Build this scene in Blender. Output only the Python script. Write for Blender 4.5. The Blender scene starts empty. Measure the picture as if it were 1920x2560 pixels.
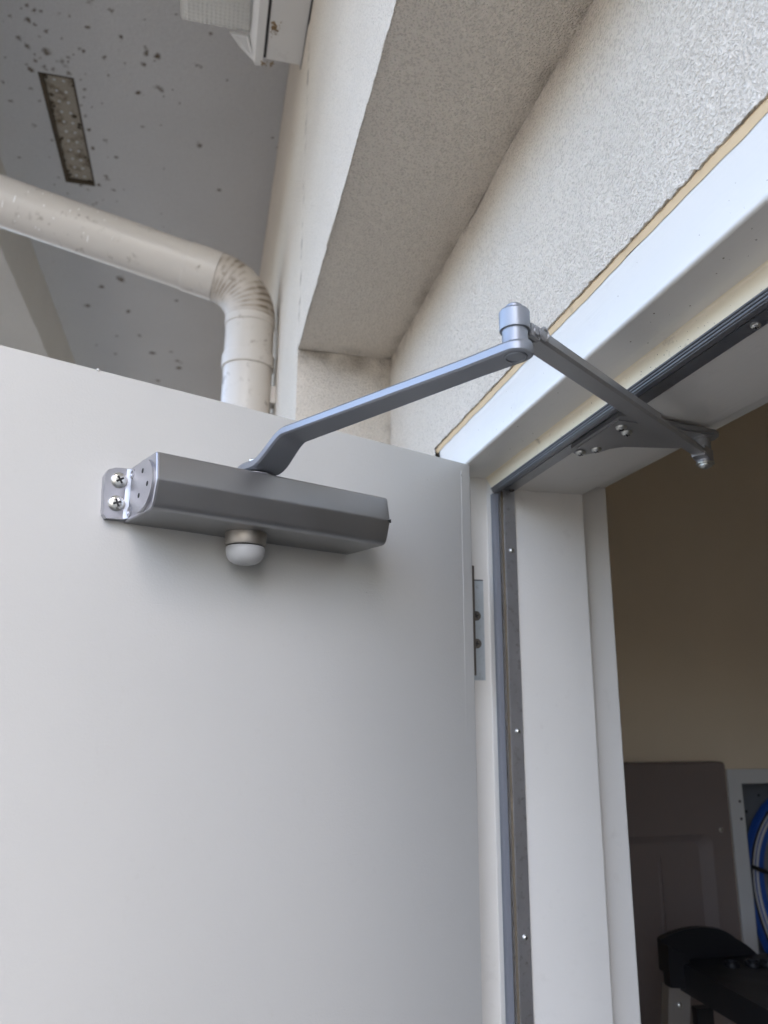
import bpy, bmesh, math, random
from mathutils import Vector, Matrix, noise

# ---------------------------------------------------------------- camera, sky, sun, exposure
SC = bpy.context.scene
COL = SC.collection
ZC = 1.82                       # camera height above the ground; heights below are given relative to it
YAW, PITCH, ROLL = math.radians(13.2537), math.radians(14.0155), math.radians(0.3698)
fw = Vector((-math.cos(YAW)*math.cos(PITCH), math.sin(YAW)*math.cos(PITCH), math.sin(PITCH)))
r0 = fw.cross(Vector((0, 0, 1))).normalized(); u0 = r0.cross(fw)
rr = r0*math.cos(ROLL) + u0*math.sin(ROLL); uu = -r0*math.sin(ROLL) + u0*math.cos(ROLL)
cam_d = bpy.data.cameras.new('camera'); cam = bpy.data.objects.new('camera', cam_d); COL.objects.link(cam)
mw = Matrix((rr, uu, -fw)).transposed().to_4x4(); mw.translation = (0, 0, ZC); cam.matrix_world = mw
cam_d.sensor_fit = 'HORIZONTAL'; cam_d.sensor_width = 36.0; cam_d.lens = 36.0*1895.1/1920.0
cam_d.clip_start = 0.02; cam_d.clip_end = 2000
cam_d.dof.use_dof = True; cam_d.dof.focus_distance = 0.62; cam_d.dof.aperture_fstop = 11.0
SC.camera = cam

SUN_EL, SUN_AZ = math.radians(47), math.radians(51)   # behind the building, so the door side lies in its shade
W = bpy.data.worlds.new('World'); SC.world = W; W.use_nodes = True
wn = W.node_tree.nodes; wn.clear()
wo = wn.new('ShaderNodeOutputWorld'); wb = wn.new('ShaderNodeBackground'); ws = wn.new('ShaderNodeTexSky')
ws.sky_type = 'NISHITA'; ws.sun_disc = False; ws.sun_elevation = SUN_EL; ws.sun_rotation = SUN_AZ
ws.air_density = 0.85; ws.dust_density = 6.5; ws.ozone_density = 0.3
wb.inputs['Strength'].default_value = 0.15
W.node_tree.links.new(ws.outputs[0], wb.inputs[0]); W.node_tree.links.new(wb.outputs[0], wo.inputs[0])
sun_d = bpy.data.lights.new('sun', 'SUN'); sun_d.energy = 5.0; sun_d.angle = math.radians(0.5); sun_d.color = (1.0, 0.95, 0.88)
sun = bpy.data.objects.new('sun', sun_d); COL.objects.link(sun)
sd = Vector((math.sin(SUN_AZ)*math.cos(SUN_EL), math.cos(SUN_AZ)*math.cos(SUN_EL), math.sin(SUN_EL)))
sun.rotation_euler = (-sd).to_track_quat('-Z', 'Y').to_euler(); sun.location = (0, 0, 12)
SC.view_settings.view_transform = 'Standard'; SC.view_settings.look = 'None'
SC.view_settings.exposure = 3.4; SC.view_settings.gamma = 1.0; SC.view_settings.use_curve_mapping = False
SC.cycles.max_bounces = 10; SC.cycles.diffuse_bounces = 6

rnd = random.Random(7)

# ---------------------------------------------------------------- materials
def newmat(name):
    m = bpy.data.materials.new(name); m.use_nodes = True
    nt = m.node_tree; b = nt.nodes['Principled BSDF']
    return m, nt, b
def N(nt, t, **kw):
    n = nt.nodes.new(t)
    for k, v in kw.items():
        if k in n.inputs: n.inputs[k].default_value = v
        else: setattr(n, k, v)
    return n
def L(nt, a, b): nt.links.new(a, b)
def rgb(c): return (c[0], c[1], c[2], 1)
def ramp(nt, src, p0, p1, c0=(0, 0, 0), c1=(1, 1, 1)):
    r = N(nt, 'ShaderNodeValToRGB'); r.color_ramp.elements[0].position = p0; r.color_ramp.elements[1].position = p1
    r.color_ramp.elements[0].color = rgb(c0); r.color_ramp.elements[1].color = rgb(c1)
    L(nt, src, r.inputs[0]); return r.outputs[0]
def mixc(nt, fac, a, b, mode='MIX'):
    m = N(nt, 'ShaderNodeMix', data_type='RGBA', blend_type=mode)
    for sock, v in ((m.inputs[0], fac), (m.inputs[6], a), (m.inputs[7], b)):
        if isinstance(v, (int, float)): sock.default_value = v
        elif isinstance(v, tuple): sock.default_value = rgb(v)
        else: L(nt, v, sock)
    return m.outputs[2]
def coords(nt, scale=(1, 1, 1)):
    t = N(nt, 'ShaderNodeTexCoord'); mp = N(nt, 'ShaderNodeMapping'); mp.inputs['Scale'].default_value = scale
    L(nt, t.outputs['Object'], mp.inputs[0]); return mp.outputs[0]
def noisen(nt, co, scale, detail=3, rough=0.5):
    n = N(nt, 'ShaderNodeTexNoise', Scale=scale, Detail=detail, Roughness=rough); L(nt, co, n.inputs['Vector']); return n.outputs[0]
def bump(nt, b, h, dist, strength=1.0, prev=None):
    n = N(nt, 'ShaderNodeBump', Strength=strength, Distance=dist); L(nt, h, n.inputs['Height'])
    if prev is not None: L(nt, prev, n.inputs['Normal'])
    L(nt, n.outputs[0], b.inputs['Normal']); return n.outputs[0]

def paint(name, col, rough=0.4, var=0.06, peel=0.00008, peel_scale=420, dirt=0.0, dirt_col=(0.16, 0.11, 0.06), spec=0.5, streak=None, metallic=0.0, dirt_scale=55, attr=False):
    m, nt, b = newmat(name); co = coords(nt)
    big = noisen(nt, co, 5, 4); c = mixc(nt, big, tuple(x*(1-var) for x in col), tuple(min(1, x*(1+var)) for x in col))
    if dirt > 0:
        d = noisen(nt, co, dirt_scale, 5, 0.65); d2 = noisen(nt, co, 9, 3)
        mul = N(nt, 'ShaderNodeMath', operation='MULTIPLY'); L(nt, ramp(nt, d, 0.58, 0.75), mul.inputs[0]); L(nt, ramp(nt, d2, 0.42, 0.62), mul.inputs[1])
        k = N(nt, 'ShaderNodeMath', operation='MULTIPLY'); L(nt, mul.outputs[0], k.inputs[0]); k.inputs[1].default_value = dirt
        c = mixc(nt, k.outputs[0], c, dirt_col)
    if attr:
        at_ = N(nt, 'ShaderNodeAttribute'); at_.attribute_name = 'stain'; c = mixc(nt, at_.outputs['Fac'], c, dirt_col)
    L(nt, c, b.inputs['Base Color'])
    b.inputs['Roughness'].default_value = rough; b.inputs['Metallic'].default_value = metallic
    b.inputs['Specular IOR Level'].default_value = spec
    rv = N(nt, 'ShaderNodeMapRange'); L(nt, noisen(nt, co, 30, 4), rv.inputs[0]); rv.inputs[3].default_value = rough*0.82; rv.inputs[4].default_value = min(1, rough*1.2)
    L(nt, rv.outputs[0], b.inputs['Roughness'])
    prev = None
    if peel > 0: prev = bump(nt, b, noisen(nt, co, peel_scale, 2), peel, 1.0)
    if streak:
        prev = bump(nt, b, noisen(nt, coords(nt, streak), 60, 3), 0.0003, 0.6, prev)
    return m

def stucco_mat(name, col, grain=330, depth=0.0035, stain_attr=False, var=0.1, pit=0.25):
    m, nt, b = newmat(name); co = coords(nt)
    v = N(nt, 'ShaderNodeTexVoronoi', feature='F1', Scale=grain*0.8); v.inputs['Randomness'].default_value = 1.0; L(nt, co, v.inputs['Vector'])
    n1 = noisen(nt, co, grain, 2, 0.55); n2 = noisen(nt, co, grain*0.33, 2, 0.5)
    g1 = ramp(nt, n1, 0.36, 0.62); inv = N(nt, 'ShaderNodeMath', operation='MULTIPLY_ADD'); L(nt, v.outputs['Distance'], inv.inputs[0]); inv.inputs[1].default_value = -0.6; L(nt, g1, inv.inputs[2])
    h = N(nt, 'ShaderNodeMath', operation='MULTIPLY_ADD'); L(nt, n2, h.inputs[0]); h.inputs[1].default_value = 0.8; L(nt, inv.outputs[0], h.inputs[2])
    big = noisen(nt, co, 3.5, 5)
    c = mixc(nt, big, tuple(x*(1-var) for x in col), tuple(x*(1+var) for x in col))
    c = mixc(nt, ramp(nt, h.outputs[0], 0.05, 0.62, (pit, pit, pit), (0, 0, 0)), c, tuple(x*f for x, f in zip(col, (0.50, 0.47, 0.43))))  # pits darkened in colour too, as shade for the fine relief
    if stain_attr:
        a = N(nt, 'ShaderNodeAttribute'); a.attribute_name = 'stain'
        brk = noisen(nt, co, 300, 4, 0.7)
        mm = N(nt, 'ShaderNodeMath', operation='MULTIPLY'); L(nt, a.outputs['Fac'], mm.inputs[0])
        L(nt, ramp(nt, brk, 0.3, 0.55, (0.45, 0.45, 0.45), (1, 1, 1)), mm.inputs[1])
        c = mixc(nt, mm.outputs[0], c, (0.115, 0.072, 0.032))
    L(nt, c, b.inputs['Base Color']); b.inputs['Roughness'].default_value = 0.9; b.inputs['Specular IOR Level'].default_value = 0.15
    bump(nt, b, h.outputs[0], depth, 1.0)
    return m

def metal(name, col, rough=0.3, met=1.0, grain=0.00004, scale=900, dirt=0.0):
    m, nt, b = newmat(name); co = coords(nt)
    c = mixc(nt, noisen(nt, co, 25, 5), tuple(x*0.85 for x in col), tuple(min(1, x*1.1) for x in col))
    if dirt: c = mixc(nt, ramp(nt, noisen(nt, co, 140, 5, 0.7), 0.55, 0.75, (0, 0, 0), (dirt, dirt, dirt)), c, (0.10, 0.08, 0.06))
    L(nt, c, b.inputs['Base Color']); b.inputs['Metallic'].default_value = met
    rv = N(nt, 'ShaderNodeMapRange'); L(nt, noisen(nt, co, 60, 4), rv.inputs[0]); rv.inputs[3].default_value = rough*0.8; rv.inputs[4].default_value = rough*1.3
    L(nt, rv.outputs[0], b.inputs['Roughness'])
    if grain: bump(nt, b, noisen(nt, co, scale, 2), grain, 1.0)
    return m

M_STUCCO = stucco_mat('stucco_cream', (0.82, 0.74, 0.63), 430, 0.0017, True, 0.08, 0.38)
M_SOFFIT = stucco_mat('soffit_grey', (0.74, 0.73, 0.71), 600, 0.0014, True, 0.06)
M_BEAM = stucco_mat('beam_plaster', (0.66, 0.63, 0.57), 420, 0.0014, False, 0.08)
M_FRAME = paint('frame_paint', (0.70, 0.675, 0.625), 0.35, 0.04, 0.00006, 300, 0.12, streak=(0.15, 6, 6))
M_CREAM = paint('frame_paint_cream', (0.85, 0.77, 0.60), 0.45, 0.08, 0.00008, 300, 0.8)  # lighter, creamier tone for the stop face of the head
M_DOOR = paint('door_paint', (0.475, 0.472, 0.45), 0.40, 0.045, 0.00014, 480, 0.10, (0.30, 0.27, 0.23), dirt_scale=120)
def add_waviness(m):
    nt = m.node_tree; b = nt.nodes['Principled BSDF']; co = coords(nt)
    prev = b.inputs['Normal'].links[0].from_socket
    p2 = bump(nt, b, noisen(nt, co, 3.2, 2), 0.004, 0.35, prev)
    scr = noisen(nt, coords(nt, (3, 3, 90)), 5, 4, 0.7)          # faint brush and wipe marks
    bump(nt, b, ramp(nt, scr, 0.60, 0.72), 0.00010, 0.5, p2)
add_waviness(M_DOOR)
M_CAULK = paint('caulk_tan', (0.66, 0.49, 0.29), 0.7, 0.18, 0.0004, 160, 0.5, (0.12, 0.08, 0.04))
M_BODY = paint('closer_silver_paint', (0.30, 0.30, 0.30), 0.36, 0.04, 0.00005, 1500, metallic=0.85)
M_CAST = metal('cast_aluminium', (0.42, 0.42, 0.445), 0.38, 0.85, 0.00006, 1200)
M_ARM = paint('arm_grey_enamel', (0.27, 0.285, 0.31), 0.40, 0.05, 0.00005, 500, metallic=0.6)
M_ZINC = metal('zinc_screw', (0.66, 0.66, 0.62), 0.28, 1.0, 0.00002, 1500, 0.3)
M_DARK = paint('dark_fill', (0.02, 0.02, 0.02), 0.8, 0.0, 0)  # flat black that puts the shade of holes and gaps into colour
M_RING = metal('cast_ring', (0.42, 0.39, 0.35), 0.45, 0.9, 0.0001, 900)
M_CAPP = paint('grey_plastic_cap', (0.40, 0.40, 0.395), 0.3, 0.03, 0)
M_SHOE = paint('shoe_grey_enamel', (0.31, 0.31, 0.31), 0.38, 0.06, 0.00005, 500, metallic=0.5)
M_ALU = metal('aluminium_strip', (0.62, 0.63, 0.66), 0.30, 0.9, 0.00002, 700, 0.5)
M_ALUD = metal('aluminium_strip_dark', (0.34, 0.35, 0.37), 0.30, 0.85, 0.00002, 700, 0.5)  # darker tone of the strip, used on the head
M_RUBD = paint('black_seal', (0.12, 0.122, 0.128), 0.30, 0.1, 0)
M_RUBG = paint('grey_seal', (0.17, 0.18, 0.205), 0.5, 0.1, 0)
M_GALV = metal('galvanised_hinge', (0.48, 0.52, 0.54), 0.48, 0.7, 0.00005, 500, 0.4)
M_RUST = metal('dull_hinge_screw', (0.16, 0.14, 0.12), 0.6, 0.7, 0.0001, 900)
M_PIPE = paint('pipe_paint', (0.58, 0.535, 0.475), 0.33, 0.10, 0.0001, 90, 1.7, (0.13, 0.09, 0.05), dirt_scale=40)
M_ELBOW = paint('elbow_paint', (0.52, 0.465, 0.40), 0.4, 0.08, 0.0001, 90, 0.9, (0.13, 0.09, 0.05), dirt_scale=28, attr=True)
M_FIX = paint('fixture_white', (0.70, 0.69, 0.66), 0.35, 0.03, 0, 300, 0.25, dirt_scale=30)
M_GROUND = stucco_mat('dark_ground', (0.038, 0.039, 0.041), 60, 0.004, False, 0.15)  # unseen ground, made dark to cut the light bounced upward
M_ROOM = paint('room_wall_paint', (0.79, 0.68, 0.52), 0.75, 0.05, 0.0003, 260)
M_ROOMC = paint('room_ceiling_paint', (0.75, 0.72, 0.66), 0.8, 0.04, 0)
M_FLOOR = paint('room_floor_concrete', (0.55, 0.52, 0.47), 0.7, 0.15, 0.0004, 60)
M_TAUPE = paint('taupe_plastic', (0.20, 0.163, 0.152), 0.5, 0.06, 0.00025, 500)
M_BOX = paint('enclosure_white', (0.62, 0.63, 0.63), 0.45, 0.05, 0)
M_BOXIN = paint('enclosure_inside', (0.22, 0.235, 0.26), 0.5, 0.05, 0)
M_BLUE = paint('cable_blue', (0.02, 0.09, 0.40), 0.4, 0.1, 0)
M_WHITE = paint('cable_white', (0.6, 0.6, 0.6), 0.4, 0.05, 0)
M_CHIP = paint('bare_white_plastic', (0.92, 0.92, 0.90), 0.5, 0.02, 0)
M_BLACK = paint('black_plastic', (0.012, 0.012, 0.014), 0.38, 0.1, 0.0001, 500)
M_RAIL = metal('ladder_aluminium', (0.50, 0.48, 0.46), 0.4, 0.85, 0.00002, 500)
M_GRIME = paint('groove_grime', (0.17, 0.14, 0.10), 0.7, 0.3, 0.0004, 160, 0.5, (0.45, 0.38, 0.28))
M_MESH = None

def vent_mesh_mat():
    m, nt, b = newmat('vent_mesh'); co = coords(nt)
    w1 = N(nt, 'ShaderNodeTexWave', Scale=75.0, wave_type='BANDS', bands_direction='DIAGONAL'); L(nt, co, w1.inputs['Vector'])
    d = noisen(nt, co, 22, 5, 0.7)
    c = mixc(nt, ramp(nt, w1.outputs['Fac'], 0.35, 0.6), (0.20, 0.165, 0.115), (0.46, 0.41, 0.33))
    c = mixc(nt, ramp(nt, d, 0.52, 0.66), c, (0.12, 0.08, 0.04))
    L(nt, c, b.inputs['Base Color']); b.inputs['Roughness'].default_value = 0.7
    bump(nt, b, w1.outputs['Fac'], 0.0012, 0.8)
    return m
M_MESH = vent_mesh_mat()
M_MUD = paint('dried_mud', (0.26, 0.175, 0.085), 0.9, 0.4, 0.001, 300)
M_DIRT = paint('caked_dirt', (0.075, 0.055, 0.032), 0.9, 0.3, 0.002, 200)

def lens_mat():
    m, nt, b = newmat('ribbed_lens')
    b.inputs['Base Color'].default_value = (0.90, 0.89, 0.84, 1); b.inputs['Roughness'].default_value = 0.12
    b.inputs['Transmission Weight'].default_value = 0.5; b.inputs['IOR'].default_value = 1.49
    return m
M_LENS = lens_mat()

# ---------------------------------------------------------------- helpers
def link(name, bm, mat, parent=None, smooth=False, bevel=0.0, seg=2):
    if bevel > 0:
        bmesh.ops.bevel(bm, geom=[e for e in bm.edges if len(e.link_faces) == 2 and e.calc_face_angle(0) > 0.5], offset=bevel, segments=seg, affect='EDGES', profile=0.6)
    bmesh.ops.recalc_face_normals(bm, faces=bm.faces)
    me = bpy.data.meshes.new(name); bm.to_mesh(me); bm.free()
    o = bpy.data.objects.new(name, me); COL.objects.link(o)
    for mm in (mat if isinstance(mat, (list, tuple)) else [mat]): me.materials.append(mm)
    if smooth:
        for p in me.polygons: p.use_smooth = True
        me.set_sharp_from_angle(angle=math.radians(smooth if smooth is not True else 35))
    if parent is not None: o.parent = parent; o.matrix_parent_inverse = parent.matrix_world.inverted()
    return o
def tag(o, label=None, cat=None, group=None, kind=None):
    if label: o['label'] = label
    if cat: o['category'] = cat
    if group: o['group'] = group
    if kind: o['kind'] = kind
    return o
def thing(name, label, cat, loc=(0, 0, 0), group=None):
    o = bpy.data.objects.new(name, None); COL.objects.link(o); o.location = loc; o.empty_display_size = 0.05
    o.matrix_world = Matrix.Translation(loc)
    return tag(o, label, cat, group)
def box(bm, x0, x1, y0, y1, z0, z1, f=None):
    vs = [bm.verts.new((x, y, z)) for x in (x0, x1) for y in (y0, y1) for z in (z0, z1)]
    if f:
        for v in vs: v.co = f(v.co)
    fs = []
    for a in ((0, 1, 3, 2), (4, 6, 7, 5), (0, 4, 5, 1), (2, 3, 7, 6), (0, 2, 6, 4), (1, 5, 7, 3)):
        fs.append(bm.faces.new([vs[i] for i in a]))
    return fs
def prism(bm, pts, ext, cap=True):
    """closed 3-D polygon pts swept by vector ext"""
    ext = Vector(ext); a = [bm.verts.new(p) for p in pts]; b = [bm.verts.new(Vector(p)+ext) for p in pts]; n = len(pts)
    for i in range(n): bm.faces.new((a[i], a[(i+1) % n], b[(i+1) % n], b[i]))
    if cap: bm.faces.new(a[::-1]); bm.faces.new(b)
def rings(bm, rl, closed=True, cap=True):
    vs = [[bm.verts.new(p) for p in r] for r in rl]; n = len(vs[0])
    for a, b in zip(vs, vs[1:]):
        for i in range(n if closed else n-1): bm.faces.new((a[i], a[(i+1) % n], b[(i+1) % n], b[i]))
    if cap and closed: bm.faces.new(vs[0][::-1]); bm.faces.new(vs[-1])
    return vs
def lathe(bm, prof, org, axis=(0, 0, 1), seg=32):
    """prof: list of (radius, height) from org along axis"""
    q = Vector(axis).normalized().to_track_quat('Z', 'Y'); org = Vector(org); rl = []
    for r, h in prof:
        rl.append([org + q @ Vector((max(r, 1e-5)*math.cos(2*math.pi*i/seg), max(r, 1e-5)*math.sin(2*math.pi*i/seg), h)) for i in range(seg)])
    rings(bm, rl)
def tube(bm, pts, rad, seg=10, cap=True):
    pts = [Vector(p) for p in pts]; rl = []; up = None
    for i, p in enumerate(pts):
        t = (pts[min(i+1, len(pts)-1)] - pts[max(i-1, 0)]).normalized()
        if up is None:
            up = t.orthogonal().normalized()
        up = (up - t*up.dot(t)).normalized(); s = t.cross(up)
        r = rad[i] if isinstance(rad, (list, tuple)) else rad
        rl.append([p + up*r*math.cos(2*math.pi*k/seg) + s*r*math.sin(2*math.pi*k/seg) for k in range(seg)])
    rings(bm, rl, True, cap)
def screw(name, parent, org, axis, r=0.005, h=0.0026, mat=None, washer=True, rot=0.3, cross=True):
    """pan-head cross-recess screw with its recess drawn as a raised dark cross, one mesh"""
    bm = bmesh.new(); q = Vector(axis).normalized().to_track_quat('Z', 'Y'); org = Vector(org)
    prof = [(r*1.0, 0)] + [(r*math.cos(a), h*(0.25+0.75*math.sin(a))) for a in (0, .35, .7, 1.0, 1.25, 1.5)]
    lathe(bm, prof, org, axis, 24)
    if cross:
        for k in range(2):
            a = rot + k*math.pi/2
            ca, sa = math.cos(a), math.sin(a)
            def f(c, ca=ca, sa=sa): return org + q @ Vector((c.x*ca - c.y*sa, c.x*sa + c.y*ca, c.z))
            for fc in box(bm, -r*0.52, r*0.52, -r*0.13, r*0.13, h*0.5, h*(1.03-0.02*k), f): fc.material_index = 1  # dark cross stands in for the shade of the recess
    return link(name, bm, [mat or M_ZINC, M_DARK], parent, 40)

P0 = Vector((-0.8291, 0.3019, 0)); TH = 1.15668
DU = Vector((math.cos(TH), -math.sin(TH), 0)); DN = Vector((math.sin(TH), math.cos(TH), 0))
DK = 1.012
def D(u, n, z): return (P0 + DU*u + DN*n + Vector((0, 0, z)))*DK + Vector((0, 0, ZC))       # door coordinates: along the leaf, off its face, height
def H(x, y, z): return Vector((x, y, z + ZC))

# ---------------------------------------------------------------- ground
bm = bmesh.new(); s = 600
bm.faces.new([bm.verts.new(p) for p in ((-s, -s, 0), (s, -s, 0), (s, s, 0), (-s, s, 0))])
tag(link('ground', bm, M_GROUND), 'dark ground outside the doorway', 'ground', kind='structure')

# ---------------------------------------------------------------- building wall with its recess
YO, YI, ZR, XL, XR = 0.130, 0.296, 0.592, -1.212, 1.30
ZS = 1.6075
wall = thing('building_wall', 'cream stucco building wall with a recess above the doorway', 'wall', (-1.2, 0.3, 0))
def fbm(p, s, o=3): return noise.fractal(Vector(p)*s, 0.6, 2.0, o)
def sheet(name, fn, nu, nv, mat, parent, wob=0.0012, stain=None, thick=None):
    """fn(s,t)->point; a finely divided sheet with hand-trowelled unevenness along its normal"""
    bm = bmesh.new(); grid = []
    e = 1e-3
    for i in range(nu+1):
        row = []
        for j in range(nv+1):
            s_, t_ = i/nu, j/nv; p = fn(s_, t_)
            row.append(bm.verts.new(p))
        grid.append(row)
    for i in range(nu):
        for j in range(nv): bm.faces.new((grid[i][j], grid[i+1][j], grid[i+1][j+1], grid[i][j+1]))
    bm.normal_update()
    if wob:
        for v in bm.verts:
            v.co += v.normal*wob*fbm(v.co, 7)
    o = link(name, bm, mat, parent, True)
    if stain:
        at = o.data.attributes.new('stain', 'FLOAT', 'POINT')
        at.data.foreach_set('value', [max(0.0, min(1.0, stain(v.co))) for v in o.data.vertices])
    return o
def dirt_wall(p):
    """grime that has settled along the inner angle of the recess and in its corner"""
    d = abs(p.z - (ZR + ZC)); c = abs(p.x - XL)
    n = 0.5 + 0.5*fbm(p, 22)
    k = max(0.0, 1 - d/0.022)*max(0, n-0.30)*0.8 + max(0.0, 1 - c/0.016)*max(0, n-0.3)*0.9
    if c < 0.16 and d < 0.11: k += 0.35*max(0, n-0.35)*(1-d/0.11)
    return k
def xs(s, a, b, p=1.0): return a + (b-a)*s**p
# door wall above and beside the frame
FX0, FX1, FZ = -0.8927, 0.036, 0.2823      # rebate planes of the frame: left jamb, right jamb, head
FD = 0.0525                                # face width
ZB = FZ + FD + 0.0055                      # lower edge of the render above the frame
def edge_noise(x): return 0.0012*fbm((x, 0.3, 1.0), 30, 3) + 0.0013*fbm((x, 2.0, 0.0), 220, 3)
sheet('stucco_panel', lambda s_, t_: Vector((xs(s_, XL, 0.22), YI, ZC + (ZB + edge_noise(xs(s_, XL, 0.22)))*(1-t_) + ZR*t_)), 420, 40, M_STUCCO, wall, 0.0014, dirt_wall)
sheet('stucco_panel', lambda s_, t_: Vector((xs(s_, 0.22, XR), YI, ZC + ZB*(1-t_) + ZR*t_)), 20, 10, M_STUCCO, wall, 0.0)
sheet('stucco_panel', lambda s_, t_: Vector((xs(s_, XL, FX0-FD-0.006), YI, (ZC+ZB)*t_)), 20, 60, M_STUCCO, wall, 0.001, dirt_wall)
sheet('stucco_panel', lambda s_, t_: Vector((xs(s_, FX1+FD+0.006, XR), YI, (ZC+ZB)*t_)), 12, 12, M_STUCCO, wall, 0.0)
# rough lower lip of the render where it turns back to the frame
bm = bmesh.new(); nx = 620; prev = None
for i in range(nx+1):
    x = xs(i/nx, FX0-FD-0.012, 0.22); z = ZB + edge_noise(x) + ZC
    c = [bm.verts.new((x, YI+0.0002, z+0.0003)), bm.verts.new((x, YI-0.0006+0.0012*fbm((x, 5, 0), 120), z-0.0012+0.0010*fbm((x, 0, 3), 260))), bm.verts.new((x, YI+0.010, z-0.0004))]
    if prev:
        for k in range(2): bm.faces.new((prev[k], c[k], c[k+1], prev[k+1]))
    prev = c
o = link('stucco_lip', bm, M_STUCCO, wall, True)
at = o.data.attributes.new('stain', 'FLOAT', 'POINT')
at.data.foreach_set('value', [max(0, min(1, 0.55*(0.15+fbm(v.co, 60)) + (0.5 if v.co.x < -0.90 else 0))) for v in o.data.vertices])
# outer face: the wall left of the recess and the band above it
def dirt_face(p):
    k = 0.0
    d = abs(p.y - YO)
    j = abs(p.x - XL)
    if p.z > ZC+ZR and j < 0.012: k = 1.1*max(0, fbm(p, 30)+0.12)*(1-j/0.012)      # dirt along the vertical render joint
    k += max(0, 1-abs(p.z-(ZC+ZS))/0.02)*0.3*max(0, fbm(p, 20)+0.3)
    return k
def edge_o(s): return 0.0020*fbm((s, 1.7, 0.2), 22, 4)
sheet('wall_band', lambda s_, t_: Vector((xs(s_, XL, 1.6), YO, ZC + (ZR + edge_o(xs(s_, XL, 1.6)))*(1-t_) + ZS*t_)), 260, 200, M_STUCCO, wall, 0.0010, dirt_face)
sheet('wall_pier', lambda s_, t_: Vector((xs(s_, -7.0, XL, 0.35), YO-0.0022*min(1, (1-s_)*400/3), (ZC+ZS)*t_)), 400, 420, M_STUCCO, wall, 0.0010, dirt_face)
sheet('wall_pier', lambda s_, t_: Vector((xs(s_, XR, 6.0), YO, (ZC+ZS)*t_)), 6, 6, M_STUCCO, wall, 0.0)
def dirt_ceil(p):
    n = 0.5+0.5*fbm(p, 18)
    d = abs(p.y-YI); c = abs(p.x-XL)
    return max(0, 1-d/0.02)*max(0, n-0.30)*0.9 + max(0, 1-c/0.03)*max(0, n-0.32)*1.2
sheet('recess_ceiling', lambda s_, t_: Vector((xs(s_, XL, XR), YO*(1-t_)+YI*t_ + edge_o(xs(s_, XL, 1.6))*(1-t_)*0.7, ZR+ZC + 0.0015*(1-t_))), 400, 60, M_STUCCO, wall, 0.0012, dirt_ceil)
def dirt_ret(p):
    n = 0.5+0.5*fbm(p, 16)
    return max(0, 1-abs(p.z-ZC-ZR)/0.07)*max(0, n-0.32)*1.1 + max(0, 1-abs(p.y-YI)/0.03)*max(0, n-0.34)*1.0
sheet('recess_return', lambda s_, t_: Vector((XL, YO*(1-s_)+YI*s_, (ZR+ZC)*t_)), 50, 400, M_STUCCO, wall, 0.0010, dirt_ret)
sheet('recess_return', lambda s_, t_: Vector((XR, YO*(1-s_)+YI*s_, (ZR+ZC)*t_)), 4, 4, M_STUCCO, wall, 0.0)
# tan sealant bead between render and frame, uneven width
bm = bmesh.new(); prev = None; nx = 700
for i in range(nx+1):
    x = xs(i/nx, FX0-FD-0.010, 0.2); zt = ZB + edge_noise(x) + 0.001; zb = FZ + FD - 0.0015 - 0.0016*(fbm((x, 9, 2), 14, 3)+0.4)
    c = []
    for k in range(6):
        t_ = k/5; c.append(bm.verts.new((x, 0.2995 - 0.0014*math.sin(math.pi*t_) - (0.0008 if k in (1, 2) else 0), ZC + zt*(1-t_)+zb*t_)))
    if prev:
        for k in range(5): bm.faces.new((prev[k], c[k], c[k+1], prev[k+1]))
    prev = c
tag(link('sealant_bead', bm, M_CAULK, wall, True), 'tan sealant bead between stucco and door frame')
# structural core behind the faces (keeps light out of the room)
bm = bmesh.new()
box(bm, -7.0, FX0-FD-0.002, 0.32, 0.50, 0, ZC+3.2); box(bm, FX1+FD+0.002, 6.0, 0.32, 0.50, 0, ZC+3.2)
box(bm, FX0-FD-0.002, FX1+FD+0.002, 0.32, 0.50, FZ+FD+ZC+0.002, ZC+3.2)
link('wall_core', bm, M_STUCCO, wall)

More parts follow.
